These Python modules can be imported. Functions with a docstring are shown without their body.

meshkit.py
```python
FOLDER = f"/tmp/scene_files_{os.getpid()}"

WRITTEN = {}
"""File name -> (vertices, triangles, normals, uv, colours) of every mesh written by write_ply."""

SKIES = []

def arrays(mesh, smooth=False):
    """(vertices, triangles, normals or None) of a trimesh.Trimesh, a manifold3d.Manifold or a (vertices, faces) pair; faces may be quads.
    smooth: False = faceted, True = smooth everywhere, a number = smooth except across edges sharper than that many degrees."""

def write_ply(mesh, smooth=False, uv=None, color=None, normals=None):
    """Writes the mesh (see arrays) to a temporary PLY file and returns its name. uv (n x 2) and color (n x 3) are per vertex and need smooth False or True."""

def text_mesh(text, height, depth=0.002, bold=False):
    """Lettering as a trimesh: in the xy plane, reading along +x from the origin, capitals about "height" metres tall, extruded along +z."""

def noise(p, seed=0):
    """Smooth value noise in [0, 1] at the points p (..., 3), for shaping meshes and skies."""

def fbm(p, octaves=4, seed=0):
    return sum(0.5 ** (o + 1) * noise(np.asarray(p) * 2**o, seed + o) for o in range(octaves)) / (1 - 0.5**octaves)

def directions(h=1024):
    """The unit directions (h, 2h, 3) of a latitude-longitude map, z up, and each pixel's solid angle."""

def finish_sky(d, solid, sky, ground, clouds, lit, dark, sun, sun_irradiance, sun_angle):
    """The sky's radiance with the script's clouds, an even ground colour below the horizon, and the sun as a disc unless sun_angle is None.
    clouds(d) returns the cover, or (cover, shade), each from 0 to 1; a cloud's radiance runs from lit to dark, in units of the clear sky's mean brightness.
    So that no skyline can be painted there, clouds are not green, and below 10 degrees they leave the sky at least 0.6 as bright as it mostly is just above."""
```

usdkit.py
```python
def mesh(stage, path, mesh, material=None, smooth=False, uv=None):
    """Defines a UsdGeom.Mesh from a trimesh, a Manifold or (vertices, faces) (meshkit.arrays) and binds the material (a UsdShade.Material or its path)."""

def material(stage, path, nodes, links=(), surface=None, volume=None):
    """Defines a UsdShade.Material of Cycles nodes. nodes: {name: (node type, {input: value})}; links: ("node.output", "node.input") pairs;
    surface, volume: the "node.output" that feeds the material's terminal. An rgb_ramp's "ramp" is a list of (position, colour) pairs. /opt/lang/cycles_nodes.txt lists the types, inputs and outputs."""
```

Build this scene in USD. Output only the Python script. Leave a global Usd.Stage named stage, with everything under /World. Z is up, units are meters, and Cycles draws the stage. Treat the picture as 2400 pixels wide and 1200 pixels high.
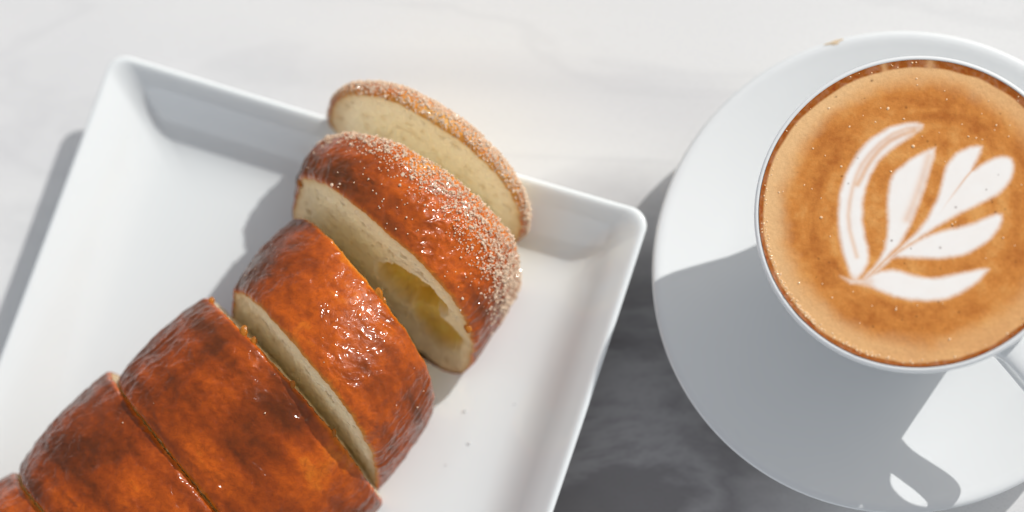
import math, random
import numpy as np
import trimesh
import usdkit, meshkit
from meshkit import fbm, noise
from pxr import Usd, UsdGeom, UsdShade, UsdLux, Gf, Sdf, Vt
from shapely.geometry import Polygon, Point
import shapely

stage = Usd.Stage.CreateInMemory()
UsdGeom.SetStageUpAxis(stage, UsdGeom.Tokens.z)
UsdGeom.SetStageMetersPerUnit(stage, 1.0)
world = UsdGeom.Xform.Define(stage, '/World')
stage.SetDefaultPrim(world.GetPrim())
UsdGeom.Scope.Define(stage, '/World/Looks')
CM = 0.01                                  # everything below is laid out in centimetres
rng = np.random.default_rng(7)

# ------------------------------------------------------------------ camera
F_PX, CAM_H, PITCH, ROLL, PPX, PPY = 5726.535, 73.268, 0.21254, 0.16740, 1202.261, 598.077
ca, sa, cb, sb = math.cos(PITCH), math.sin(PITCH), math.cos(ROLL), math.sin(ROLL)
RC = np.array([[cb, 0, sb], [0, 1, 0], [-sb, 0, cb]]) @ np.array([[1, 0, 0], [0, ca, -sa], [0, sa, ca]])
cam = UsdGeom.Camera.Define(stage, '/World/camera')
m = Gf.Matrix4d(1.0)
for i in range(3):
    m.SetRow(i, Gf.Vec4d(*map(float, RC[:, i]), 0))
m.SetRow(3, Gf.Vec4d(0, 0, CAM_H * CM, 1))
cam.AddTransformOp().Set(m)
cam.CreateHorizontalApertureAttr(36.0)
cam.CreateVerticalApertureAttr(18.0)
cam.CreateFocalLengthAttr(36.0 * F_PX / 2400)
cam.CreateHorizontalApertureOffsetAttr(-(PPX - 1200) / 2400 * 36)
cam.CreateVerticalApertureOffsetAttr((PPY - 600) / 2400 * 36)
cam.CreateFStopAttr(4.5)
cam.CreateFocusDistanceAttr(0.695)
cam.CreateExposureAttr(-0.13)
cam.CreateClippingRangeAttr(Gf.Vec2f(0.02, 1000))

# ------------------------------------------------------------------ sky and sun
TO_SUN = np.array([1.125, 0.971, 1.0]); TO_SUN /= np.linalg.norm(TO_SUN)
ELEV, AZI = math.asin(TO_SUN[2]), math.atan2(TO_SUN[0], TO_SUN[1])
SUN, SKY = 0.78, 0.125
sun = UsdLux.DistantLight.Define(stage, '/World/sun')
sun.CreateIntensityAttr(SUN); sun.CreateAngleAttr(0.6); sun.CreateNormalizeAttr(True)
sun.CreateColorAttr(Gf.Vec3f(1.0, 0.985, 0.955))
zx = np.cross([0, 0, 1], TO_SUN); zx /= np.linalg.norm(zx); zy = np.cross(TO_SUN, zx)
ms = Gf.Matrix4d(1.0)
for i, v in enumerate((zx, zy, TO_SUN)):
    ms.SetRow(i, Gf.Vec4d(*map(float, v), 0))
sun.AddTransformOp().Set(ms)
dome = UsdLux.DomeLight.Define(stage, '/World/sky')
dome.CreateIntensityAttr(1.0)
sky_mat = usdkit.material(stage, '/World/Looks/sky', {
    's': ('sky_texture', {'sky_type': 'single_scattering', 'sun_disc': False, 'sun_elevation': ELEV, 'sun_rotation': AZI,
                          'aerosol_density': 3.0, 'air_density': 1.0}),
    'tc': ('texture_coordinate', {}),
    'n': ('noise_texture', {'scale': 2.2, 'detail': 5, 'roughness': 0.55}),
    'r': ('rgb_ramp', {'ramp': [(0.30, (0.35, 0.35, 0.35)), (0.62, (0.9, 0.9, 0.9))]}),
    'bw': ('color', {'value': (4.1, 4.12, 4.13)}),   # thin bright haze and cloud
    'm': ('mix', {}),
    'b': ('background_shader', {'strength': SKY})},
    [('tc.generated', 'n.vector'), ('n.fac', 'r.fac'), ('r.color', 'm.fac'), ('s.color', 'm.color1'), ('bw.color', 'm.color2'), ('m.color', 'b.color')], surface='b.background')
UsdShade.MaterialBindingAPI.Apply(dome.GetPrim()).Bind(sky_mat)
dome.GetPrim().SetCustomDataByKey('kind', 'structure')
dome.GetPrim().SetCustomDataByKey('label', 'bright hazy sky that lights the table')

# ------------------------------------------------------------------ helpers
used = {}
def free(parent, name):
    k = used.get((parent, name), 0); used[(parent, name)] = k + 1
    return f'{parent}/{name}' + (f'_{k:03d}' if k else '')

def tag(prim, **kw):
    for k, v in kw.items():
        if v: prim.SetCustomDataByKey(k, v)
    return prim

def thing(name, loc=(0, 0, 0), **kw):
    x = UsdGeom.Xform.Define(stage, free('/World', name))
    x.AddTranslateOp().Set(Gf.Vec3d(*(float(c) * CM for c in loc)))
    x._loc = np.array(loc, float)
    tag(x.GetPrim(), **kw)
    LOC[str(x.GetPath())] = np.array(loc, float)
    return str(x.GetPath())
LOC = {'/World': np.zeros(3)}

def put(parent, name, v, f, mat, col=None, smooth=True, **kw):
    """One mesh under parent; v in world centimetres."""
    p = free(parent, name)
    base = LOC['/World' if parent == '/World' else '/World/' + parent.split('/')[2]]
    mm = usdkit.mesh(stage, p, (( np.asarray(v, float) - base) * CM, np.asarray(f, int)), mat, smooth=smooth)
    if col is not None:
        UsdGeom.PrimvarsAPI(mm).CreatePrimvar('tone', Sdf.ValueTypeNames.Color3fArray, 'vertex').Set(Vt.Vec3fArray.FromNumpy(np.asarray(col, np.float32)))
    tag(mm.GetPrim(), **kw)
    return p

def grid_faces(nu, nv, close_v=False):
    """Quads of a nu x nv grid (index u*nv+v); close_v joins the last column to the first."""
    u, v = np.meshgrid(np.arange(nu - 1), np.arange(nv if close_v else nv - 1), indexing='ij')
    u, v = u.ravel(), v.ravel(); w = (v + 1) % nv
    return np.stack([u * nv + v, u * nv + w, (u + 1) * nv + w, (u + 1) * nv + v], 1)

def lathe(profile, n=200, centre=(0, 0)):
    """Revolves (r, z) points; r = 0 at the ends makes a closed body."""
    pr = np.array(profile, float); a = np.linspace(0, 2 * math.pi, n, endpoint=False)
    v = np.stack([centre[0] + pr[:, :1] * np.cos(a), centre[1] + pr[:, :1] * np.sin(a), np.repeat(pr[:, 1:], n, 1)], -1).reshape(-1, 3)
    return v, grid_faces(len(pr), n, True)

def smooth_curve(pts, n, closed=False):
    """Catmull-Rom through the points, n samples."""
    from scipy.interpolate import CubicSpline, PchipInterpolator
    pts = np.array(pts, float)
    if closed: pts = np.vstack([pts, pts[:1]])
    t = np.r_[0, np.cumsum(np.linalg.norm(np.diff(pts, axis=0), axis=1))]
    if closed: return CubicSpline(t, pts, bc_type='periodic')(np.linspace(0, t[-1], n, endpoint=False))
    return PchipInterpolator(t, pts)(np.linspace(0, t[-1], n))

def sstep(a, b, x):
    t = np.clip((x - a) / (b - a), 0, 1); return t * t * (3 - 2 * t)

def lerp_colors(t, stops):
    at = [s[0] for s in stops]; c = np.array([s[1] for s in stops])
    return np.stack([np.interp(t, at, c[:, k]) for k in range(3)], -1)

# ------------------------------------------------------------------ materials
def mat(name, nodes, links=(), surface='p.BSDF'):
    return usdkit.material(stage, '/World/Looks/' + name, nodes, links, surface=surface)

M = {}
M['porcelain'] = mat('white_glazed_porcelain', {
    'g': ('geometry', {}), 'n': ('noise_texture', {'scale': 45, 'detail': 2}),
    'b': ('bump', {'strength': 0.05, 'distance': 0.002}),
    'p': ('principled_bsdf', {'base_color': (0.79, 0.81, 0.815), 'roughness': 0.09, 'specular_ior_level': 0.5, 'coat_weight': 0.3, 'coat_roughness': 0.03})},
    [('g.position', 'n.vector'), ('n.fac', 'b.height'), ('b.normal', 'p.normal')])
M['plate'] = mat('white_plate_glaze', {
    'g': ('geometry', {}), 'n': ('noise_texture', {'scale': 30, 'detail': 2}),
    'b': ('bump', {'strength': 0.06, 'distance': 0.002}),
    'p': ('principled_bsdf', {'base_color': (0.83, 0.865, 0.87), 'roughness': 0.07, 'specular_ior_level': 0.5})},
    [('g.position', 'n.vector'), ('n.fac', 'b.height'), ('b.normal', 'p.normal')])
M['marble'] = mat('pale_grey_veined_marble', {
    'g': ('geometry', {}),
    'mp': ('mapping', {'rotation': (0, 0, 0.95), 'scale': (1.0, 3.2, 1.0)}),
    'n1': ('noise_texture', {'scale': 4.2, 'detail': 4, 'roughness': 0.5, 'distortion': 0.8}),
    'r1': ('rgb_ramp', {'ramp': [(0.2, (0.66, 0.665, 0.675)), (0.4, (0.745, 0.745, 0.75)), (0.55, (0.80, 0.80, 0.795)), (1.0, (0.82, 0.82, 0.815))]}),
    'n2': ('noise_texture', {'scale': 5, 'detail': 5, 'roughness': 0.5, 'distortion': 1.0}),
    'r2': ('rgb_ramp', {'ramp': [(0.475, (1, 1, 1)), (0.497, (0.92, 0.92, 0.925)), (0.503, (0.92, 0.92, 0.925)), (0.53, (1, 1, 1))]}),
    # shade between plate and saucer painted into the stone colour, broken by its streaks
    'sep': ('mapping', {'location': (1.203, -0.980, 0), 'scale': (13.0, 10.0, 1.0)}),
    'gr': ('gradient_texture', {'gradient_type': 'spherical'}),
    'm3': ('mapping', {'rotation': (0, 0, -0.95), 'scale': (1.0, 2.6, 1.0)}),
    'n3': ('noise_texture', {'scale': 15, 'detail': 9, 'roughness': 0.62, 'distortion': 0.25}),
    'n5': ('noise_texture', {'scale': 1500, 'detail': 3, 'roughness': 0.7}),
    'r5': ('rgb_ramp', {'ramp': [(0.3, (0.86, 0.86, 0.86)), (0.45, (1, 1, 1)), (0.7, (1.03, 1.03, 1.03))]}),
    'x3': ('mix', {'mix_type': 'multiply', 'fac': 1.0}),
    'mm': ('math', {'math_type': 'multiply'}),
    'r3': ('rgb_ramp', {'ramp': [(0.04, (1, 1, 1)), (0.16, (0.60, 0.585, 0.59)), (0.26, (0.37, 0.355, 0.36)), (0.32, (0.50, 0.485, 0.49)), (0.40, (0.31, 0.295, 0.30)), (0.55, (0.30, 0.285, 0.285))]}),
    'x1': ('mix', {'mix_type': 'multiply', 'fac': 0.55}),
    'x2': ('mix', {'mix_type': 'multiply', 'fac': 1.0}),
    'n4': ('noise_texture', {'scale': 900, 'detail': 2}),
    'b': ('bump', {'strength': 0.04, 'distance': 0.0005}),
    'p': ('principled_bsdf', {'roughness': 0.32, 'specular_ior_level': 0.4})},
    [('g.position', 'mp.vector'), ('mp.vector', 'n1.vector'), ('mp.vector', 'n2.vector'), ('n1.fac', 'r1.fac'), ('n2.fac', 'r2.fac'),
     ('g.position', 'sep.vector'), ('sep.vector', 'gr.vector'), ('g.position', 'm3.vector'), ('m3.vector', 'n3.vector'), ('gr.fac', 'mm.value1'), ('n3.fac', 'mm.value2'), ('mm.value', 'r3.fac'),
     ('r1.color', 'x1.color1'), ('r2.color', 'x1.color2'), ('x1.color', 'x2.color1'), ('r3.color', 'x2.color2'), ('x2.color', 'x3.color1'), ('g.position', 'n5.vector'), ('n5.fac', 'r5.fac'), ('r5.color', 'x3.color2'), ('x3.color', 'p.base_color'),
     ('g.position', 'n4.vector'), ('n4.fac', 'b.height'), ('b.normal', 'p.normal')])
M['crust'] = mat('egg_washed_crust', {
    'a': ('attribute', {'attribute': 'tone'}), 'g': ('geometry', {}),
    'n': ('noise_texture', {'scale': 560, 'detail': 6, 'roughness': 0.72, 'distortion': 0.5}),
    'r': ('rgb_ramp', {'ramp': [(0.28, (0.55, 0.45, 0.34)), (0.5, (0.97, 0.95, 0.92)), (0.72, (1.25, 1.35, 1.4))]}),
    'x': ('mix', {'mix_type': 'multiply', 'fac': 0.8}),
    'n2': ('noise_texture', {'scale': 420, 'detail': 4, 'roughness': 0.6, 'distortion': 0.5}),
    'b': ('bump', {'strength': 0.35, 'distance': 0.0009}),
    'n3': ('noise_texture', {'scale': 150, 'detail': 2.5, 'roughness': 0.5, 'distortion': 0.8}),
    'b3': ('bump', {'strength': 1.0, 'distance': 0.0019}),
    'p': ('principled_bsdf', {'roughness': 0.34, 'specular_ior_level': 0.14, 'coat_weight': 0.85, 'coat_roughness': 0.15, 'coat_ior': 1.4}),
    't': ('translucent_bsdf', {}), 'tm': ('mix', {'mix_type': 'mix', 'fac': 0.85, 'color2': (1.0, 0.70, 0.36)}),
    'mc': ('mix_closure', {'fac': 0.18})},
    [('g.position', 'n.vector'), ('n.fac', 'r.fac'), ('a.color', 'x.color1'), ('r.color', 'x.color2'), ('x.color', 'p.base_color'),
     ('g.position', 'n2.vector'), ('n2.fac', 'b.height'), ('b.normal', 'p.normal'),
     ('g.position', 'n3.vector'), ('n3.fac', 'b3.height'), ('b3.normal', 'p.coat_normal'),
     ('x.color', 'tm.color1'), ('tm.color', 't.color'), ('p.BSDF', 'mc.closure1'), ('t.BSDF', 'mc.closure2')], 'mc.closure')
M['crumb'] = mat('soft_cream_crumb', {
    'a': ('attribute', {'attribute': 'tone'}), 'g': ('geometry', {}),
    'n': ('noise_texture', {'scale': 620, 'detail': 5, 'roughness': 0.65}),
    'r': ('rgb_ramp', {'ramp': [(0.25, (0.90, 0.86, 0.78)), (0.48, (1, 1, 1)), (1.0, (1.02, 1.02, 1.02))]}),
    'x': ('mix', {'mix_type': 'multiply', 'fac': 0.8}),
    'n2': ('noise_texture', {'scale': 330, 'detail': 7, 'roughness': 0.72}),
    'b': ('bump', {'strength': 0.8, 'distance': 0.0016}),
    'p': ('principled_bsdf', {'roughness': 0.8, 'specular_ior_level': 0.2, 'subsurface_weight': 0.5, 'subsurface_scale': 0.006, 'subsurface_radius': (1.0, 0.95, 0.85)})},
    [('g.position', 'n.vector'), ('n.fac', 'r.fac'), ('a.color', 'x.color1'), ('r.color', 'x.color2'), ('x.color', 'p.base_color'),
     ('g.position', 'n2.vector'), ('n2.fac', 'b.height'), ('b.normal', 'p.normal')])
M['sugar'] = mat('clear_coarse_sugar', {
    'o': ('geometry', {}), 'r': ('rgb_ramp', {'ramp': [(0, (1.0, 0.80, 0.60)), (1, (1, 0.94, 0.86))]}),
    'p': ('principled_bsdf', {'roughness': 0.1, 'transmission_weight': 0.35, 'ior': 1.4, 'specular_ior_level': 0.6})},
    [('o.random_per_island', 'r.fac'), ('r.color', 'p.base_color')])
M['loose'] = mat('clear_loose_sugar', {
    'p': ('principled_bsdf', {'base_color': (1, 1, 1), 'roughness': 0.15, 'transmission_weight': 0.6, 'ior': 1.35})})
M['glaze'] = mat('amber_sugar_glaze', {
    'p': ('principled_bsdf', {'base_color': (0.62, 0.22, 0.021), 'roughness': 0.15, 'specular_ior_level': 0.5, 'transmission_weight': 0.35, 'ior': 1.4})})
M['coffee'] = mat('coffee_crema_foam', {
    'a': ('attribute', {'attribute': 'tone'}), 'g': ('geometry', {}),
    'n': ('noise_texture', {'scale': 1300, 'detail': 4, 'roughness': 0.75}),
    'r': ('rgb_ramp', {'ramp': [(0.3, (0.84, 0.82, 0.79)), (0.5, (1, 1, 1)), (0.8, (1.12, 1.14, 1.18))]}),
    'x': ('mix', {'mix_type': 'multiply', 'fac': 0.6}),
    'n2': ('noise_texture', {'scale': 640, 'detail': 4, 'roughness': 0.7}),
    'b': ('bump', {'strength': 0.22, 'distance': 0.0008}),
    'p': ('principled_bsdf', {'roughness': 0.28, 'specular_ior_level': 0.45})},
    [('g.position', 'n.vector'), ('n.fac', 'r.fac'), ('a.color', 'x.color1'), ('r.color', 'x.color2'), ('x.color', 'p.base_color'),
     ('g.position', 'n2.vector'), ('n2.fac', 'b.height'), ('b.normal', 'p.normal')])
M['foam'] = mat('steamed_milk_foam', {
    'a': ('attribute', {'attribute': 'tone'}), 'g': ('geometry', {}),
    'n2': ('noise_texture', {'scale': 700, 'detail': 3, 'roughness': 0.6}),
    'b': ('bump', {'strength': 0.02, 'distance': 0.0002}),
    'p': ('principled_bsdf', {'roughness': 0.25, 'specular_ior_level': 0.4})},
    [('a.color', 'p.base_color'), ('g.position', 'n2.vector'), ('n2.fac', 'b.height'), ('b.normal', 'p.normal')])
M['bubble'] = mat('wet_foam_bubble', {
    'p': ('principled_bsdf', {'base_color': (0.90, 0.62, 0.36), 'roughness': 0.12, 'specular_ior_level': 0.8})})
M['stain'] = mat('dried_coffee_drip', {'p': ('principled_bsdf', {'base_color': (0.72, 0.56, 0.38), 'roughness': 0.25})})

# ------------------------------------------------------------------ the table
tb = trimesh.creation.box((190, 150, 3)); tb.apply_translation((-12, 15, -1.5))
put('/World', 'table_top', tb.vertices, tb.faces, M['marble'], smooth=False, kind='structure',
    label='pale grey marble table top with soft darker veins')

# ------------------------------------------------------------------ the square plate
PC, PA, PS = np.array([-19.335, 11.169]), -0.3315, 18.118
def plate_mesh():
    # (inset from the outer edge, height, corner radius)
    prof = [(8.5, .2), (3.9, .2), (3.45, .18), (3.35, .02), (3.2, 0), (3.0, 0), (2.9, .06), (2.8, .2), (2.4, .30), (1.5, .86), (.75, 1.36), (.32, 1.62), (.11, 1.75),
            (.02, 1.85), (0, 1.91), (.02, 1.95), (.07, 1.985), (.13, 1.985), (.21, 1.955), (.34, 1.87), (.52, 1.74), (.8, 1.54), (1.1, 1.24), (1.35, 1.01), (1.6, .82), (1.85, .68), (2.1, .585), (2.4, .525), (2.8, .49), (3.3, .472), (5, .465), (8.5, .465)]
    nc, ne = 14, 26
    prof = np.array(prof)
    d = np.r_[0, np.cumsum(np.hypot(*np.diff(prof, axis=0).T))]
    rings = []
    for ins, z in prof:
        h = PS / 2 - ins; r = min(max(.62 - .10 * ins, .40), h)
        pts = []
        for q in range(4):
            a0 = q * math.pi / 2
            c = np.array([[h - r, h - r], [-(h - r), h - r], [-(h - r), -(h - r)], [h - r, -(h - r)]][q])
            arc = [c + r * np.array([math.cos(a0 + t), math.sin(a0 + t)]) for t in np.linspace(0, math.pi / 2, nc)]
            nxt = np.array([[-(h - r), h - r], [-(h - r), -(h - r)], [h - r, -(h - r)], [h - r, h - r]][q]) + r * np.array([math.cos(a0 + math.pi / 2), math.sin(a0 + math.pi / 2)])
            pts += arc + [arc[-1] + (nxt - arc[-1]) * t for t in np.linspace(0, 1, ne + 2)[1:-1]]
        pts = np.array(pts)
        # fired clay: sides bow very slightly
        pts = pts + .05 * np.sin(pts[:, ::-1] * math.pi / PS + 1.3) * np.array([1, -1]) * (h / (PS / 2))
        rings.append(np.c_[pts, np.full(len(pts), z)])
    n = len(rings[0]); v = np.concatenate(rings)
    f = grid_faces(len(rings), n, True)
    f = np.vstack([f[:, [0, 1, 2]], f[:, [0, 2, 3]]])
    c, s = math.cos(PA), math.sin(PA)
    w = np.c_[PC[0] + c * v[:, 0] - s * v[:, 1], PC[1] + s * v[:, 0] + c * v[:, 1], v[:, 2]]
    return w, f
pt = thing('square_plate', (PC[0], PC[1], 0), label='white square porcelain plate with raised sloping rim, under the sliced brioche', category='plate')
v, f = plate_mesh()
put(pt, 'dish', v, f, M['plate'])

# ------------------------------------------------------------------ saucer
SC = np.array([-0.579, 14.815])
SR, SH = 7.262, 2.026
sp = smooth_curve([(0, .28), (2.0, .28), (2.9, .24), (3.1, .0), (3.35, .0), (3.5, .22), (4.4, .60), (5.9, 1.27), (6.8, 1.67), (7.15, 1.83), (SR - .02, 1.93), (SR, 2.0), (SR - .04, 2.06), (7.13, 2.08), (6.99, 2.06), (6.82, 1.98), (6.5, 1.84), (5.8, 1.52), (5.0, 1.14), (4.1, .83), (3.5, .66), (3.0, .585), (2.8, .56), (2.65, .50), (2.4, .48), (1.2, .47), (0, .47)], 110)
sau = thing('saucer', (SC[0], SC[1], 0), label='round white porcelain saucer under the coffee cup', category='saucer')
v, f = lathe(sp, 220, SC)
put(sau, 'dish', v, f, M['porcelain'])
# the dried drip on its rim
def rim_patch():
    a = np.linspace(0, 2 * math.pi, 40, endpoint=False)
    th0 = math.atan2(21.80 - SC[1], -2.22 - SC[0])
    pts = []
    for k in range(7):
        q = k / 6
        r = q * (1 + .22 * np.sin(3 * a + .6) + .12 * np.sin(5 * a))
        rad = 7.15 + .07 * r * np.sin(a); ang = th0 + .032 * r * np.cos(a) * (1 + .35 * np.sin(a))
        zz = 2.083 - 2.2 * np.maximum(np.abs(rad - 7.13) - .08, 0) ** 2 * 4 + .022 * (1 - q * q)
        pts.append(np.stack([SC[0] + rad * np.cos(ang), SC[1] + rad * np.sin(ang), zz], -1))
    return np.concatenate(pts), grid_faces(7, 40, True)
v, f = rim_patch()
put(sau, 'coffee_drip', v, f, M['stain'], label='small dried tan coffee drip on the rim')

# ------------------------------------------------------------------ cup
CC = np.array([0.054, 15.399])
cp = smooth_curve([(0, .80), (1.6, .80), (1.95, .78), (2.05, .56), (2.2, .53), (2.38, .56), (2.5, .78), (2.72, .98), (3.05, 1.85), (3.42, 3.0), (3.82, 4.4), (4.15, 5.4), (4.38, 6.1), (4.47, 6.4), (4.5, 6.56), (4.49, 6.63), (4.46, 6.675), (4.41, 6.695), (4.365, 6.69), (4.335, 6.63), (4.25, 6.2), (3.95, 5.3), (3.6, 4.3), (3.2, 3.1), (2.8, 1.95), (2.3, 1.35), (1.2, 1.12), (0, 1.1)], 150)
cup = thing('coffee_cup', (CC[0], CC[1], 0), label='white porcelain cup with handle, standing on the saucer, filled to the brim', category='cup')
v, f = lathe(cp, 240, CC)
put(cup, 'body', v, f, M['porcelain'])
def handle_mesh():
    phi = math.radians(-54); d = np.array([math.cos(phi), math.sin(phi), 0]); s = np.array([-d[1], d[0], 0]); up = np.array([0, 0, 1.])
    path = smooth_curve([(3.9, 5.2), (4.6, 5.62), (5.3, 5.75), (5.85, 5.55), (6.1, 5.1), (5.95, 4.7), (5.45, 4.48), (4.8, 4.38), (4.1, 4.3), (3.5, 4.25)], 60)
    tang = np.gradient(path, axis=0); tang /= np.linalg.norm(tang, axis=1)[:, None]
    nor = np.c_[-tang[:, 1], tang[:, 0]]
    k = np.linspace(0, 1, 60)
    wide = .56 + .30 * np.exp(-(k / .10) ** 2) + .06 * np.exp(-((1 - k) / .10) ** 2)
    thick = .2 + .20 * np.exp(-(k / .09) ** 2) + .16 * np.exp(-((1 - k) / .09) ** 2)
    a = np.linspace(0, 2 * math.pi, 28, endpoint=False)
    ex = np.sign(np.cos(a)) * np.abs(np.cos(a)) ** .75; ey = np.sign(np.sin(a)) * np.abs(np.sin(a)) ** .75
    P = []
    for i in range(60):
        c = path[i]
        rz = c[None] + nor[i][None] * (ey * thick[i])[:, None]
        P.append(np.array([CC[0], CC[1], 0]) + rz[:, :1] * d + rz[:, 1:] * up + (ex * wide[i])[:, None] * s)
    v = np.concatenate(P); f = grid_faces(60, 28, True)
    f = np.vstack([f[:, [0, 1, 2]], f[:, [0, 2, 3]]])
    v = np.vstack([v, v[:28].mean(0), v[-28:].mean(0)])
    e = [[len(v) - 2, (j + 1) % 28, j] for j in range(28)] + [[len(v) - 1, 59 * 28 + j, 59 * 28 + (j + 1) % 28] for j in range(28)]
    return v, np.vstack([f, e])
v, f = handle_mesh()
put(cup, 'handle', v, f, M['porcelain'])

# ------------------------------------------------------------------ coffee with latte art
LZ = 6.68                     # level of the coffee
LR = 4.345
# outlines of the poured foam, in centimetres from the middle of the cup
PETALS = [
    [(0.26, 2.47), (0.09, 2.55), (-0.14, 2.55), (-0.40, 2.52), (-0.66, 2.45), (-0.89, 2.33), (-1.12, 2.19), (-1.33, 2.01), (-1.52, 1.82), (-1.68, 1.61), (-1.81, 1.38), (-1.93, 1.12), (-2.03, 0.85), (-2.11, 0.57), (-2.15, 0.28), (-2.18, 0.02), (-2.17, -0.25), (-2.16, -0.70), (-2.06, -1.17), (-1.93, -1.58), (-1.86, -1.87), (-1.69, -1.93), (-1.50, -1.65), (-1.38, -1.43), (-1.33, -1.22), (-1.36, -0.93), (-1.44, -0.60), (-1.48, -0.17), (-1.46, 0.25), (-1.37, 0.72), (-1.23, 1.09), (-0.99, 1.45), (-0.68, 1.75), (-0.31, 1.99), (-0.00, 2.19), (0.21, 2.35)],
    [(0.57, 1.80), (0.39, 1.77), (0.18, 1.69), (-0.02, 1.57), (-0.22, 1.44), (-0.39, 1.32), (-0.53, 1.20), (-0.65, 1.05), (-0.73, 0.89), (-0.77, 0.70), (-0.81, 0.46), (-0.82, 0.23), (-0.82, -0.25), (-0.85, -0.61), (-0.93, -1.03), (-1.07, -1.28), (-1.24, -1.51), (-1.60, -1.87), (-1.45, -1.89), (-1.22, -1.64), (-0.83, -1.27), (-0.52, -0.95), (-0.25, -0.54), (-0.06, -0.12), (0.12, 0.29), (0.29, 0.76), (0.42, 1.18), (0.54, 1.54)],
    [(1.85, 1.78), (1.68, 1.81), (1.50, 1.79), (1.31, 1.72), (1.14, 1.62), (1.02, 1.50), (0.90, 1.36), (0.82, 1.21), (0.77, 1.06), (0.71, 0.85), (0.64, 0.62), (0.49, 0.23), (0.27, -0.19), (-0.04, -0.59), (-0.41, -0.92), (-0.93, -1.35), (-1.29, -1.69), (-1.55, -1.88), (-1.30, -1.81), (-0.93, -1.50), (-0.52, -1.11), (-0.00, -0.79), (0.41, -0.54), (0.82, -0.30), (1.28, -0.06), (1.74, 0.15), (1.97, 0.24), (2.16, 0.36), (2.33, 0.48), (2.47, 0.63), (2.59, 0.82), (2.66, 1.03), (2.68, 1.21), (2.63, 1.39), (2.50, 1.47), (2.34, 1.48), (2.19, 1.45), (2.01, 1.38), (1.86, 1.31), (1.71, 1.23), (1.58, 1.15), (1.71, 1.39), (1.80, 1.57)],
    [(2.30, -0.17), (2.13, -0.14), (1.95, -0.21), (1.77, -0.28), (1.57, -0.36), (1.37, -0.42), (0.91, -0.51), (0.56, -0.58), (0.20, -0.70), (-0.21, -0.91), (-0.57, -1.12), (-1.01, -1.50), (-1.40, -1.86), (-1.22, -1.77), (-0.88, -1.47), (-0.73, -1.31), (-0.57, -1.28), (-0.12, -1.32), (0.33, -1.35), (0.78, -1.36), (1.18, -1.29), (1.39, -1.22), (1.59, -1.12), (1.79, -1.00), (1.97, -0.86), (2.11, -0.71), (2.23, -0.55), (2.31, -0.34)],
    [(1.89, -1.69), (1.77, -1.66), (1.64, -1.67), (1.21, -1.74), (0.76, -1.84), (0.54, -1.87), (0.31, -1.87), (0.06, -1.83), (-0.14, -1.78), (-0.36, -1.69), (-0.55, -1.64), (-0.79, -1.60), (-1.04, -1.62), (-1.27, -1.69), (-1.52, -1.82), (-1.88, -1.82), (-2.16, -1.74), (-1.88, -1.96), (-1.65, -1.99), (-1.41, -2.05), (-1.23, -2.14), (-1.06, -2.22), (-0.71, -2.38), (-0.26, -2.50), (0.14, -2.54), (0.54, -2.52), (0.80, -2.46), (1.04, -2.37), (1.25, -2.27), (1.45, -2.14), (1.63, -1.99), (1.78, -1.83)]]
def art(pts): return np.array(pts, float) + CC
PETALS = [Polygon(art(p)).buffer(0) for p in PETALS]
cof = thing('coffee', (CC[0], CC[1], 0), label='milky tan coffee with a leaf of white latte art, filling the cup', category='coffee')
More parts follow.
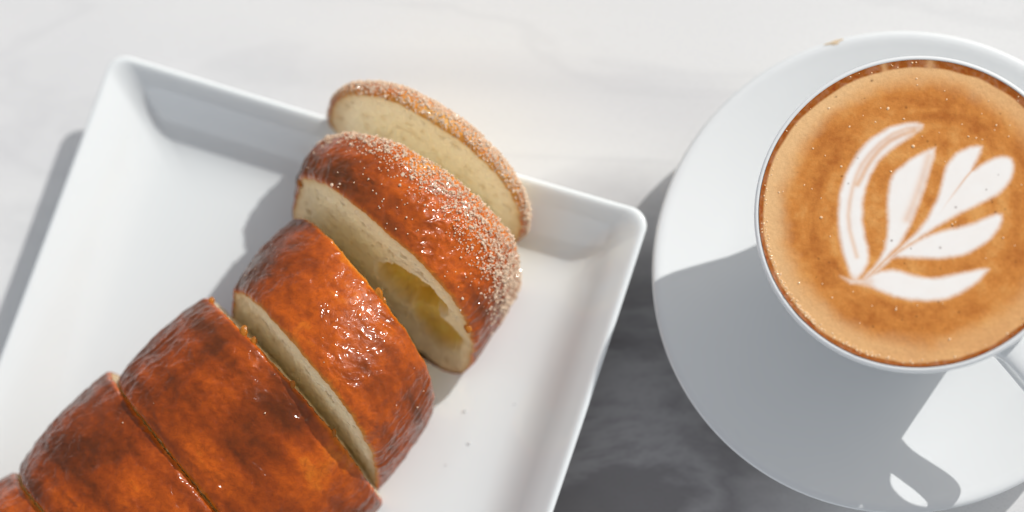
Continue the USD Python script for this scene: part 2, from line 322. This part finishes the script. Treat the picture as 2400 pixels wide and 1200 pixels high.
def coffee():
    nr, na = 190, 720
    q = np.linspace(0, 1, nr) ** .85; a = np.linspace(0, 2 * math.pi, na, endpoint=False)
    r = LR * q
    x = CC[0] + r[:, None] * np.cos(a); y = CC[1] + r[:, None] * np.sin(a)
    x, y = x.ravel(), y.ravel(); rr = np.repeat(r, na); aa = np.tile(a, nr)
    P = np.c_[x, y, np.zeros_like(x)]
    edge = LR - rr
    wob = .35 * (fbm(P * .8, 3, 3) - .5)
    # crema
    n1 = fbm(np.c_[rr * 2.2 + 2 * wob, np.cos(aa) * 2.5, np.sin(aa) * 2.5], 4, 11)        # rings round the cup
    n2 = fbm(P * 3.5, 4, 12); n3 = fbm(P * 9, 3, 13)
    t = .56 + .9 * (n1 - .5) + .38 * (n2 - .5) + .25 * (n3 - .5) + .10 * np.sin(rr * 8.5 + 3 * wob * 6 + np.cos(aa)) * sstep(3.9, 2.2, rr) - .16 * np.exp(-((rr / LR - .70) / .10) ** 2)
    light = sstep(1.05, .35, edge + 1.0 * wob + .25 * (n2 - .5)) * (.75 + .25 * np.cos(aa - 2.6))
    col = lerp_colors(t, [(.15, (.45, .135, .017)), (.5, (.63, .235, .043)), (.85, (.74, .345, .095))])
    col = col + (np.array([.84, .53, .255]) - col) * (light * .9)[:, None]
    ringw = .11 + .10 * sstep(-.2, .9, np.sin(aa + .35)) + .05 * (noise(np.c_[np.cos(aa) * 9, np.sin(aa) * 9, 0 * aa], 5) - .5)
    dark = sstep(ringw + .05, ringw - .03, edge)
    for g, w in ((1.75, .02), (1.45, .03)):                     # two breaks in the dark ring near the top
        dark *= 1 - .6 * np.exp(-((aa - g) / w) ** 2)
    col = col + (np.array([.36, .105, .014]) + .16 * (n3 - .5)[:, None] - col) * dark[:, None]
    # foam
    pts = shapely.points(x, y)
    foam = np.zeros_like(x); part = np.full(len(x), -1)
    for k, pg in enumerate(PETALS):
        ins = shapely.contains(pg, pts); dd = shapely.distance(pg.boundary, pts) * np.where(ins, 1, -1)
        foam = np.maximum(foam, sstep(-.075, .13, dd + .025 * (n3 - .5) + .05 * (n2 - .5)))
        part[ins & (part < 0)] = k
        if k == 2:      # brown thread between the two lobes
            from shapely.geometry import LineString
            th = LineString(art([(1.58, 1.15), (1.37, 0.92), (1.08, 0.55), (0.81, 0.20), (0.63, -0.07), (0.31, -0.34)]))
            cut = np.exp(-(shapely.distance(th, pts) / .035) ** 2) * sstep(.9, 0, np.clip(shapely.line_locate_point(th, pts) / th.length, 0, 1))
            foam *= 1 - .55 * cut
        if k == 0:      # tan streaks inside the crescent
            for line, w, s_ in (([(0.13, 2.40), (-0.20, 2.38), (-0.59, 2.24), (-0.95, 1.99), (-1.24, 1.70), (-1.48, 1.39), (-1.63, 1.08), (-1.74, 0.74), (-1.83, 0.35), (-1.88, -0.05), (-1.86, -0.42), (-1.78, -0.79), (-1.68, -1.21)], .07, .42),
                                ([(0.00, 2.31), (-0.36, 2.19), (-0.67, 2.05), (-0.96, 1.81), (-1.17, 1.56), (-1.35, 1.30), (-1.49, 1.02), (-1.60, 0.84)], .085, .6)):
                ln = LineString_(art(line)); foam *= 1 - s_ * np.exp(-(shapely.distance(ln, pts) / w) ** 2)
        if k == 1:
            ln = LineString_(art([(0.38, 1.55), (0.21, 1.03), (0.04, 0.56), (-0.10, 0.20), (-0.29, -0.21)])); foam *= 1 - .38 * np.exp(-(shapely.distance(ln, pts) / .12) ** 2)
        if k == 4:
            ln = LineString_(art([(420, 1000), (520, 1022), (620, 1032), (720, 1020)])); foam *= 1 - .30 * np.exp(-(shapely.distance(ln, pts) / .10) ** 2)
            ln = LineString_(art([(-2.16, -1.74), (-1.80, -1.84), (-1.35, -1.93)])); foam *= 1 - .35 * np.exp(-(shapely.distance(ln, pts) / .12) ** 2)
    halo = np.clip(np.exp(-np.min([shapely.distance(pg, pts) for pg in PETALS], axis=0) / .07), 0, 1)
    col = col + (np.array([.78, .36, .09]) - col) * (halo * .5)[:, None]
    white = np.array([.93, .91, .88])
    col = col + (white - col) * (foam * (.97 + .06 * (n2 - .5)))[:, None]
    # tiny dark open bubbles
    brng = np.random.default_rng(21)
    for _ in range(46):
        ba, br = brng.uniform(0, 2 * math.pi), LR * math.sqrt(brng.uniform(.05, .95)); bs = brng.uniform(.016, .034)
        c = CC + br * np.array([math.cos(ba), math.sin(ba)])
        dd = np.hypot(x - c[0], y - c[1])
        k = np.exp(-(dd / bs) ** 2)
        col = col + (np.array([.10, .03, .006]) - col) * (k * brng.uniform(.35, .9))[:, None]
    z = LZ + .03 * np.exp(-(edge / .10)) + (.012 * (n2 - .5) + .008 * (n3 - .5)) * (1 - foam) + .004 * foam
    V = np.c_[x, y, z]
    F = grid_faces(nr, na, True); F = np.vstack([F[:, [0, 1, 2]], F[:, [0, 2, 3]]])
    return V, F, np.clip(col, 0, 1), part
from shapely.geometry import LineString as LineString_
V, F, C, part = coffee()
fp = part[F]; fk = np.where((fp[:, 0] == fp[:, 1]) & (fp[:, 1] == fp[:, 2]), fp[:, 0], -1)
_, _, NRM = meshkit.arrays((V, F), True)
def sub(sel, name, mt, **kw):
    idx, inv = np.unique(F[sel], return_inverse=True)
    p = put(cof, name, V[idx], inv.reshape(-1, 3), mt, C[idx], True, **kw)
    UsdGeom.Mesh.Get(stage, p).GetNormalsAttr().Set(Vt.Vec3fArray.FromNumpy(NRM[idx].astype(np.float32)))
sub(fk < 0, 'crema', M['coffee'])
for k, lb in enumerate(('curved white foam crescent streaked with tan', 'upright white foam petal', 'heart shaped pair of white foam lobes', 'right hand white foam petal', 'lowest white foam petal')):
    sub(fk == k, 'foam_petal', M['foam'], label=lb)
# wet bubbles standing on the crema, thickest along the lower left edge
def blobs(points, normals, radii, flat=.6, sub_=1, rs=0):
    ico = trimesh.creation.icosphere(subdivisions=sub_); n = len(points); g = np.random.default_rng(rs)
    iv = np.array(ico.vertices); VV = []; FF = []
    for i in range(n):
        nn = normals[i] / np.linalg.norm(normals[i]); t = np.cross(nn, [.3, .7, .2]); t /= np.linalg.norm(t); b = np.cross(nn, t)
        sx, sy = g.uniform(.75, 1.35, 2)
        VV.append(points[i] + radii[i] * (iv[:, :1] * sx * t + iv[:, 1:2] * sy * b + iv[:, 2:] * flat * nn)); FF.append(np.array(ico.faces) + i * len(iv))
    return np.concatenate(VV), np.concatenate(FF)
bp, brd = [], []
for k in range(330):
    if k < 190: a, r = rng.normal(3.9, .55), LR - abs(rng.normal(.17, .03))
    elif k < 240: a, r = rng.uniform(0, 6.28), LR - rng.uniform(.05, .2)
    else: a, r = rng.uniform(0, 6.28), LR * math.sqrt(rng.uniform(.03, .8))
    p = CC + r * np.array([math.cos(a), math.sin(a)])
    if any(pg.buffer(.04).contains(Point(p)) for pg in PETALS): continue
    bp.append((p[0], p[1], LZ + .03 * math.exp(-(LR - r) / .10) + .002)); brd.append(rng.uniform(.012, .028) if k < 240 else rng.choice([.018, .022, .028, .04], p=[.4, .35, .2, .05]))
v, f = blobs(np.array(bp), np.tile([0, 0, 1.], (len(bp), 1)), brd, .7, 2, 4)
put(cof, 'foam_bubbles', v, f, M['bubble'], kind='stuff', label='fine glossy bubbles on the crema')

# ------------------------------------------------------------------ brioche slices
FLOOR = .5
NA, NT = 96, 460
def profile(W, H, th, n, waist=1.7):
    c, s = np.cos(th), np.sin(th)
    w = W / 2 * np.sign(c) * np.abs(c) ** (2 / n)
    h = np.where(s >= 0, waist + (H - waist) * np.abs(s) ** (2 / n), waist - waist * np.abs(s) ** (2 / 3.2))
    return w, h

def place(q, a, w, h):
    """Slice coordinates (a along the loaf, w across, h up) -> world, leaning by lam towards +a and rolled slightly."""
    x, y, psi, lam, W, t, H, roll = q[:8]
    cr, sr = math.cos(roll), math.sin(roll)
    w2, h2 = w * cr + h * sr, h * cr - w * sr
    A = (a - t / 2) * math.cos(lam) + h2 * math.sin(lam) + t / 2
    low = np.clip(1 - h2 / 1.7, 0, 1)                       # the soft base settles onto the plate
    Z = -(a - t / 2) * math.sin(lam) * (1 - low) + h2 * math.cos(lam)
    return np.stack([x + A * math.cos(psi) + w2 * math.sin(psi), y + A * math.sin(psi) - w2 * math.cos(psi), np.maximum(Z, 0) + FLOOR], -1)

CRUST = [(0, (.036, .006, .001)), (.2, (.11, .017, .001)), (.4, (.31, .047, .002)), (.58, (.57, .100, .003)), (.75, (.76, .215, .012)), (.9, (.85, .40, .07)), (1.0, (.88, .66, .34))]
CRUMB = np.array([.995, .765, .445])

def brioche(i, q, label, look, hole=None, sugar=None):
    x, y, psi, lam, W, t, H, roll, n, f1, f2, b1, b2 = q
    me = thing('brioche_slice', (x, y, FLOOR), label=label, category='brioche slice', group='slices of the cut brioche loaf on the square plate')
    # theta spaced evenly along the outline
    tt = np.linspace(0, 2 * math.pi, 6000); w_, h_ = profile(W, H, tt, n)
    L = np.r_[0, np.cumsum(np.hypot(np.diff(w_), np.diff(h_)))]
    th = np.interp(np.linspace(0, L[-1], NT, endpoint=False), L, tt)
    w0, h0 = profile(W, H, th, n)
    u = 2 * w0 / W
    sd = 31 * i
    def rag(k, s): # uneven cut line
        return .10 * (fbm(np.c_[w0 * 1.6, h0 * 1.6, 0 * w0 + 7.7 * k + s], 4, sd + k) - .5) + .07 * (fbm(np.c_[w0 * 8, h0 * 8, 0 * w0 + 3.1 * k + s], 3, sd + k + 2) - .5)
    aF = -t / 2 + f1 * u + f2 * (u * u - .5) + rag(1, 0) - look.get('foot', 0) * sstep(2.0, .0, h0)
    aB = t / 2 + b1 * u + b2 * (u * u - .5) + rag(2, 3)
    q_ = np.linspace(0, 1, NA); q_ = .5 - .5 * np.cos(q_ * math.pi) * (1 - .25 * np.sin(q_ * math.pi))
    q_ = (q_ - q_[0]) / (q_[-1] - q_[0])
    A = aF + (aB - aF) * q_[:, None]
    Wm, Hm = np.tile(w0, (NA, 1)), np.tile(h0, (NA, 1))
    # outward normal of the outline
    dw, dh = np.gradient(w0), np.gradient(h0); ln = np.hypot(dw, dh) + 1e-9; nw, nh = dh / ln, -dw / ln
    eF, eB = A - aF, aB - A
    e = np.minimum(eF, eB)
    P = np.stack([A, Wm, Hm], -1)
    side = sstep(.72, .98, np.abs(u))[None] * np.ones((NA, 1)) * sstep(-.1, .3, np.sin(th) + .35)[None]
    big = fbm(P * .55 + sd, 3, sd) - .5
    mid = fbm(P * 1.7, 4, sd + 3) - .5
    fine = fbm(P * 5, 3, sd + 4) - .5
    s_arc = np.interp(th, tt, L)
    wr = 1 - np.abs(2 * fbm(np.stack([A * .55, np.tile(s_arc * 3.2, (NA, 1)) + 1.2 * mid, 0 * A], -1), 4, sd + 5) - 1)   # creases along the loaf's sides
    round_ = -.10 * np.exp(-(e / .06)) - .05 * np.exp(-(e / .25))
    bulge = look.get('bulge', .12) * np.sin(q_ * math.pi)[:, None]
    if look.get('heel'):        # the end piece: its outer side is domed over
        k = np.clip((A - aF) / (aB - aF), 0, 1); round_ = round_ - look['heel'] * (1 - np.sqrt(np.clip(1 - (k * .97) ** 2.4, 0, 1)))
    glz = (1 - np.abs(2 * fbm(P * 2.6 + 1.5 * mid[..., None], 3, sd + 9) - 1)) ** 2 * sstep(.42, .6, fbm(P * .7, 2, sd + 10))   # crinkled skin of glaze
    disp = round_ + bulge + .22 * big + .07 * mid + .03 * fine + look.get('crinkle', .05) * glz + side * .085 * (wr - .75) * 1.4
    low = sstep(.0, -.5, np.sin(th))[None]
    disp = disp * (1 - .8 * low)
    Wd, Hd = Wm + nw * disp, Hm + nh * disp
    V = place(q, A, Wd, Hd).reshape(-1, 3)
    # colour of the baked skin
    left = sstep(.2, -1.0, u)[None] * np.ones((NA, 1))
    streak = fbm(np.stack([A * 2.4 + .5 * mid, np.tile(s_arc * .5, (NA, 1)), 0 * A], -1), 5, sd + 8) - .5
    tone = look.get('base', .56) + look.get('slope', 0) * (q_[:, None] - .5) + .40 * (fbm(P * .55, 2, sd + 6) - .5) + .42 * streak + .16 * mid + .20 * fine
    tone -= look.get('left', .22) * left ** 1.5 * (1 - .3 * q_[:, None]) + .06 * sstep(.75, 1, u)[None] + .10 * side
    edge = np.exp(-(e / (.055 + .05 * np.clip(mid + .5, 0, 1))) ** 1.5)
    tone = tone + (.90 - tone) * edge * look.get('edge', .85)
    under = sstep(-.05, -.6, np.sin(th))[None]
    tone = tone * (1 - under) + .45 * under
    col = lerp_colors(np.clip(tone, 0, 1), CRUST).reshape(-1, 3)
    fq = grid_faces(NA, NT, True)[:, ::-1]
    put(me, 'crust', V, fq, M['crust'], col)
    tri = np.vstack([fq[:, [0, 1, 2]], fq[:, [0, 2, 3]]])
    # crumb: one closed body, cut faces of rings shrinking to the middle joined by a skin just under the crust
    faces_ = {}
    for sgn, row, base in ((-1, 0, 'front'), (1, NA - 1, 'back')):
        NR = 90
        rad = 1 - np.linspace(0, 1, NR) ** 1.0
        cw, ch = 0.0, H * .45
        ww = cw + (Wd[row] - cw) * rad[:, None]; hh = ch + (Hd[row] - ch) * rad[:, None]
        uu = 2 * ww / W
        a0 = (-t / 2 + f1 * uu + f2 * (uu * uu - .5)) if sgn < 0 else (t / 2 + b1 * uu + b2 * (uu * uu - .5))
        a0 = a0 + (A[row] - a0[0]) * sstep(.75, 1, rad)[:, None] if True else a0
        inn = (1 - rad)[:, None]
        Q = np.stack([0 * ww + sgn * 3, ww, hh], -1)
        n1, n2, n3 = fbm(Q * .8 + sd, 3, sd + 20) - .5, fbm(Q * 3.2, 4, sd + 21) - .5, fbm(Q * 11, 3, sd + 22) - .5
        lift = sstep(0, .12, inn)
        dist_edge = inn * 3.0
        pit = sstep(.60, .72, fbm(Q * 4.5, 3, sd + 23)) * sstep(.02, .10, inn)
        fib = fbm(np.stack([0 * ww + sgn, ww * 7, hh * 1.8], -1), 3, sd + 24) - .5
        dsp = lift * (.16 * n1 + .10 * n2 + .06 * n3 + .05 * fib - .10 * pit) - .03 * np.exp(-(dist_edge / .05))
        c = np.ones(ww.shape + (3,)) * CRUMB
        c = c * (1 + .08 * n1 + .14 * n2 + .12 * n3 + .12 * fib)[..., None] * (1 - pit[..., None] * np.array([.10, .16, .24]))
        tint = look.get('crumb', (1, 1, 1)); c = c * np.array(tint)
        rimc = np.exp(-(dist_edge / (.06 + .16 * np.clip(n2 + .3, 0, 1))))[..., None]
        c = c + (np.array([.72, .34, .08]) - c) * rimc * .8
        if hole and hole['side'] == sgn:
            for (hw, hh_, rw, rh, rot, dep) in hole['at']:
                cr, sr = math.cos(rot), math.sin(rot)
                dx, dy = (ww - hw) * cr + (hh - hh_) * sr, -(ww - hw) * sr + (hh - hh_) * cr
                rr = np.sqrt((dx / rw) ** 2 + (dy / rh) ** 2) + .25 * n2 + .12 * n1
                k = sstep(1.0, .80, rr); bowl = np.sqrt(np.clip(1 - rr * rr, 0, 1))
                dsp = dsp - k * dep * (.35 + .65 * bowl)
                c = c + (np.array(hole.get('col', (.80, .50, .10))) * (1 + .4 * n2[..., None]) - c) * (k * .9)[..., None]
        a_ = a0 + sgn * dsp
        Vf = place(q, a_, ww, hh).reshape(-1, 3)
        faces_[sgn] = (Vf, np.clip(c, 0, 1).reshape(-1, 3))
    inset = -.05 * sstep(0, .06, e)
    Vs = place(q, A, Wm + nw * (disp + inset), Hm + nh * (disp + inset))[4:-4:4]
    cs_ = np.ones((Vs.shape[0] * NT, 3)) * CRUMB
    Vc = np.concatenate([faces_[-1][0].reshape(-1, NT, 3)[::-1], Vs, faces_[1][0].reshape(-1, NT, 3)])
    Cc = np.concatenate([faces_[-1][1].reshape(90, NT, 3)[::-1].reshape(-1, 3), cs_, faces_[1][1]])
    put(me, 'crumb', Vc.reshape(-1, 3), grid_faces(Vc.shape[0], NT, True)[:, ::-1], M['crumb'], Cc)
    _, _, NV = meshkit.arrays((V, tri), True)
    Vg = V.reshape(NA, NT, 3); Ng = NV.reshape(NA, NT, 3)
    cen = place(q, np.array([0.]), np.array([0.]), np.array([H * .4]))[0]
    if np.mean(((V - cen) * NV).sum(1)) < 0: Ng = -Ng
    g = np.random.default_rng(100 + i)
    top = np.sin(th) > -.15
    if sugar:
        wgt = sugar['w'](q_[:, None], u[None] * np.ones((NA, 1)), th[None]) * top[None] * (sstep(.35, .62, fbm(P * 1.1, 3, sd + 40) + sugar.get('even', 0)) + .02)
        area = np.gradient(q_)[:, None] * np.ones((1, NT))
        pr = (wgt * area).ravel(); pr /= pr.sum()
        pick = g.choice(NA * NT, sugar['n'], p=pr)
        pos, nor = V[pick] + g.normal(0, .02, (len(pick), 3)), Ng.reshape(-1, 3)[pick]
        VV, FF = [], []
        hull = np.array([[x_, y_, z_] for x_ in (-1, 1) for y_ in (-1, 1) for z_ in (-1, 1)], float)
        ico = trimesh.creation.icosphere(subdivisions=0)
        for j in range(len(pick)):
            src = ico; s_ = min(.055, .0165 * math.exp(abs(g.normal(0, .45)))) * sugar.get('size', 1)
            iv = np.array(src.vertices); iv = iv * g.uniform(.75, 1.25, 3) + g.normal(0, .14, iv.shape)
            ax = g.normal(size=3); Rm = trimesh.transformations.rotation_matrix(g.uniform(0, 6.28), ax)[:3, :3]
            VV.append(pos[j] + nor[j] * s_ * .2 + (iv @ Rm.T) * s_); FF.append(np.array(src.faces) + 12 * j)
        put(me, 'sugar', np.concatenate(VV), np.concatenate(FF), M['sugar'], smooth=False, kind='stuff', label='coarse sugar grains stuck to the crust')
    for (row, uu_, rad_) in look.get('flakes', ()):        # torn sticky bits of glaze along the cut edges
        upper = np.where(np.sin(th) > .0)[0]; jn = upper[np.argmin(np.abs(u[upper] - uu_))]
        c0, nn = Vg[row, jn], Ng[row, jn]
        fl = trimesh.creation.icosphere(subdivisions=3); fv = np.array(fl.vertices)
        fv = fv * (1 + .9 * (fbm(fv * 1.3 + 5 * uu_ + row, 3, i) - .5))[:, None] * rad_ * np.array([1.25, .8, .6])
        Rm = trimesh.transformations.rotation_matrix(q[2] + .7, [0, 0, 1])[:3, :3]
        put(me, 'glaze_flake', c0 + nn * rad_ * .15 + fv @ Rm.T, fl.faces, M['glaze'])
    return me, Vg, Ng

SL = {
 1: [-14.944,17.964,1.052,0.377,7.180,0.707,4.728,0.055,2.139,-0.091,-0.097,-0.130,-0.269],
 2: [-15.869,15.655,1.098,0.294,7.227,2.424,5.213,0.162,2.189,-0.827,0.223,-0.199,-0.200],
 3: [-18.008,12.236,1.001,0.303,6.793,2.998,5.223,0.132,2.458,-0.928,0.138,-0.965,0.155],
 4: [-20.431,10.427,0.748,0.062,8.199,3.875,5.099,0.300,2.286,-0.235,-0.034,-0.144,-0.300],
 5: [-22.897,7.855,0.824,0.026,8.100,3.564,5.100,0.002,2.297,0.109,0.169,-0.503,-0.126],
 6: [-25.394,5.324,0.743,0.034,8.104,3.031,5.098,-0.052,2.103,-0.624,0.326,0.259,-0.014]}
brioche(1, SL[1], 'thin sugar-crusted end slice of brioche, topmost, hanging over the plate rim', dict(base=.79, left=.10, bulge=.05, edge=.5, heel=.5, crumb=(1, 1, 1)),
        sugar=dict(n=7500, w=lambda a, u, th: .25 + a, even=.3))
brioche(2, SL[2], 'second brioche slice from the top, sugared behind, with a hollow in its cut face', dict(flakes=[(2, .93, .13), (1, -.97, .10)], foot=.65, base=.57, slope=.28, left=.30, bulge=.12, crinkle=.08),
        hole=dict(side=-1, at=[(1.1, 2.55, 1.6, 1.1, .72, .8), (2.1, 1.45, 1.1, .8, .5, .4)], col=(1.0, .58, .09)),
        sugar=dict(n=5600, w=lambda a, u, th: .010 + sstep(.35, .95, a + .25 * u) ** 1.5, even=.12))
brioche(3, SL[3], 'glossy brown middle brioche slice leaning apart from its neighbours', dict(flakes=[(NA - 2, .18, .15), (NA - 2, .26, .09)], foot=.35, base=.50, left=.32, bulge=.13), sugar=dict(n=16, w=lambda a, u, th: 1 + 0 * a * u, size=.8))
brioche(4, SL[4], 'thickest dark glazed brioche slice, just below the leaning middle slice', dict(flakes=[(NA - 2, -.97, .11), (NA - 2, -.62, .15), (NA - 1, -.52, .12), (NA - 2, -.1, .10), (NA - 2, .35, .10)], base=.44, left=.20, bulge=.14, edge=.6), sugar=dict(n=10, w=lambda a, u, th: 1 + 0 * a * u, size=.8))
brioche(5, SL[5], 'dark glazed brioche slice pressed against the thickest slice', dict(base=.42, left=.16, bulge=.14, edge=.7), sugar=dict(n=8, w=lambda a, u, th: 1 + 0 * a * u, size=.9))
brioche(6, SL[6], 'brioche slice cut off by the bottom left corner of the photo', dict(base=.43, left=.15, bulge=.14, edge=.8))

# ------------------------------------------------------------------ loose sugar grains on the plate
g = np.random.default_rng(5)
GRAINS = ['loose sugar grain on the plate level with the right end of the middle brioche slice', 'loose sugar grain just below the one level with the middle slice', 'loose sugar grain at the foot of the right rim, uppermost there', 'loose sugar grain on the slope of the right rim, lowest there', 'loose sugar grain at the foot of the right rim, between the two others there', 'tiny loose sugar grain nearest the right corner of the thickest slice']
for lab_, (lx, ly, s_) in zip(GRAINS, ((-13.79, 11.11, 0.035), (-13.65, 10.12, 0.038), (-12.24, 11.27, 0.032), (-12.04, 9.93, 0.025), (-12.29, 10.46, 0.025), (-14.38, 9.46, 0.021))):
    ico = trimesh.creation.icosphere(subdivisions=1); iv = np.array(ico.vertices)
    iv = np.sign(iv) * np.abs(iv) ** .6 * g.uniform(.8, 1.2, 3) + g.normal(0, .08, iv.shape)
    # height of the plate under the grain
    c, s = math.cos(-PA), math.sin(-PA); dx, dy = lx - PC[0], ly - PC[1]
    ins = PS / 2 - max(abs(c * dx - s * dy), abs(s * dx + c * dy))
    zz = float(np.interp(ins, [.28, .40, .56, .8, 1.1, 1.35, 1.6, 1.8, 2.0, 2.25, 2.6, 3.2, 8.5], [1.96, 1.88, 1.75, 1.54, 1.24, .99, .77, .62, .53, .49, .475, .47, .465]))
    p = put('/World', 'sugar_grain', np.array([lx, ly, zz + s_ * .9]) + iv * s_, ico.faces, M['loose'], smooth=False,
            label=lab_, category='sugar grain', group='loose sugar grains on the plate')
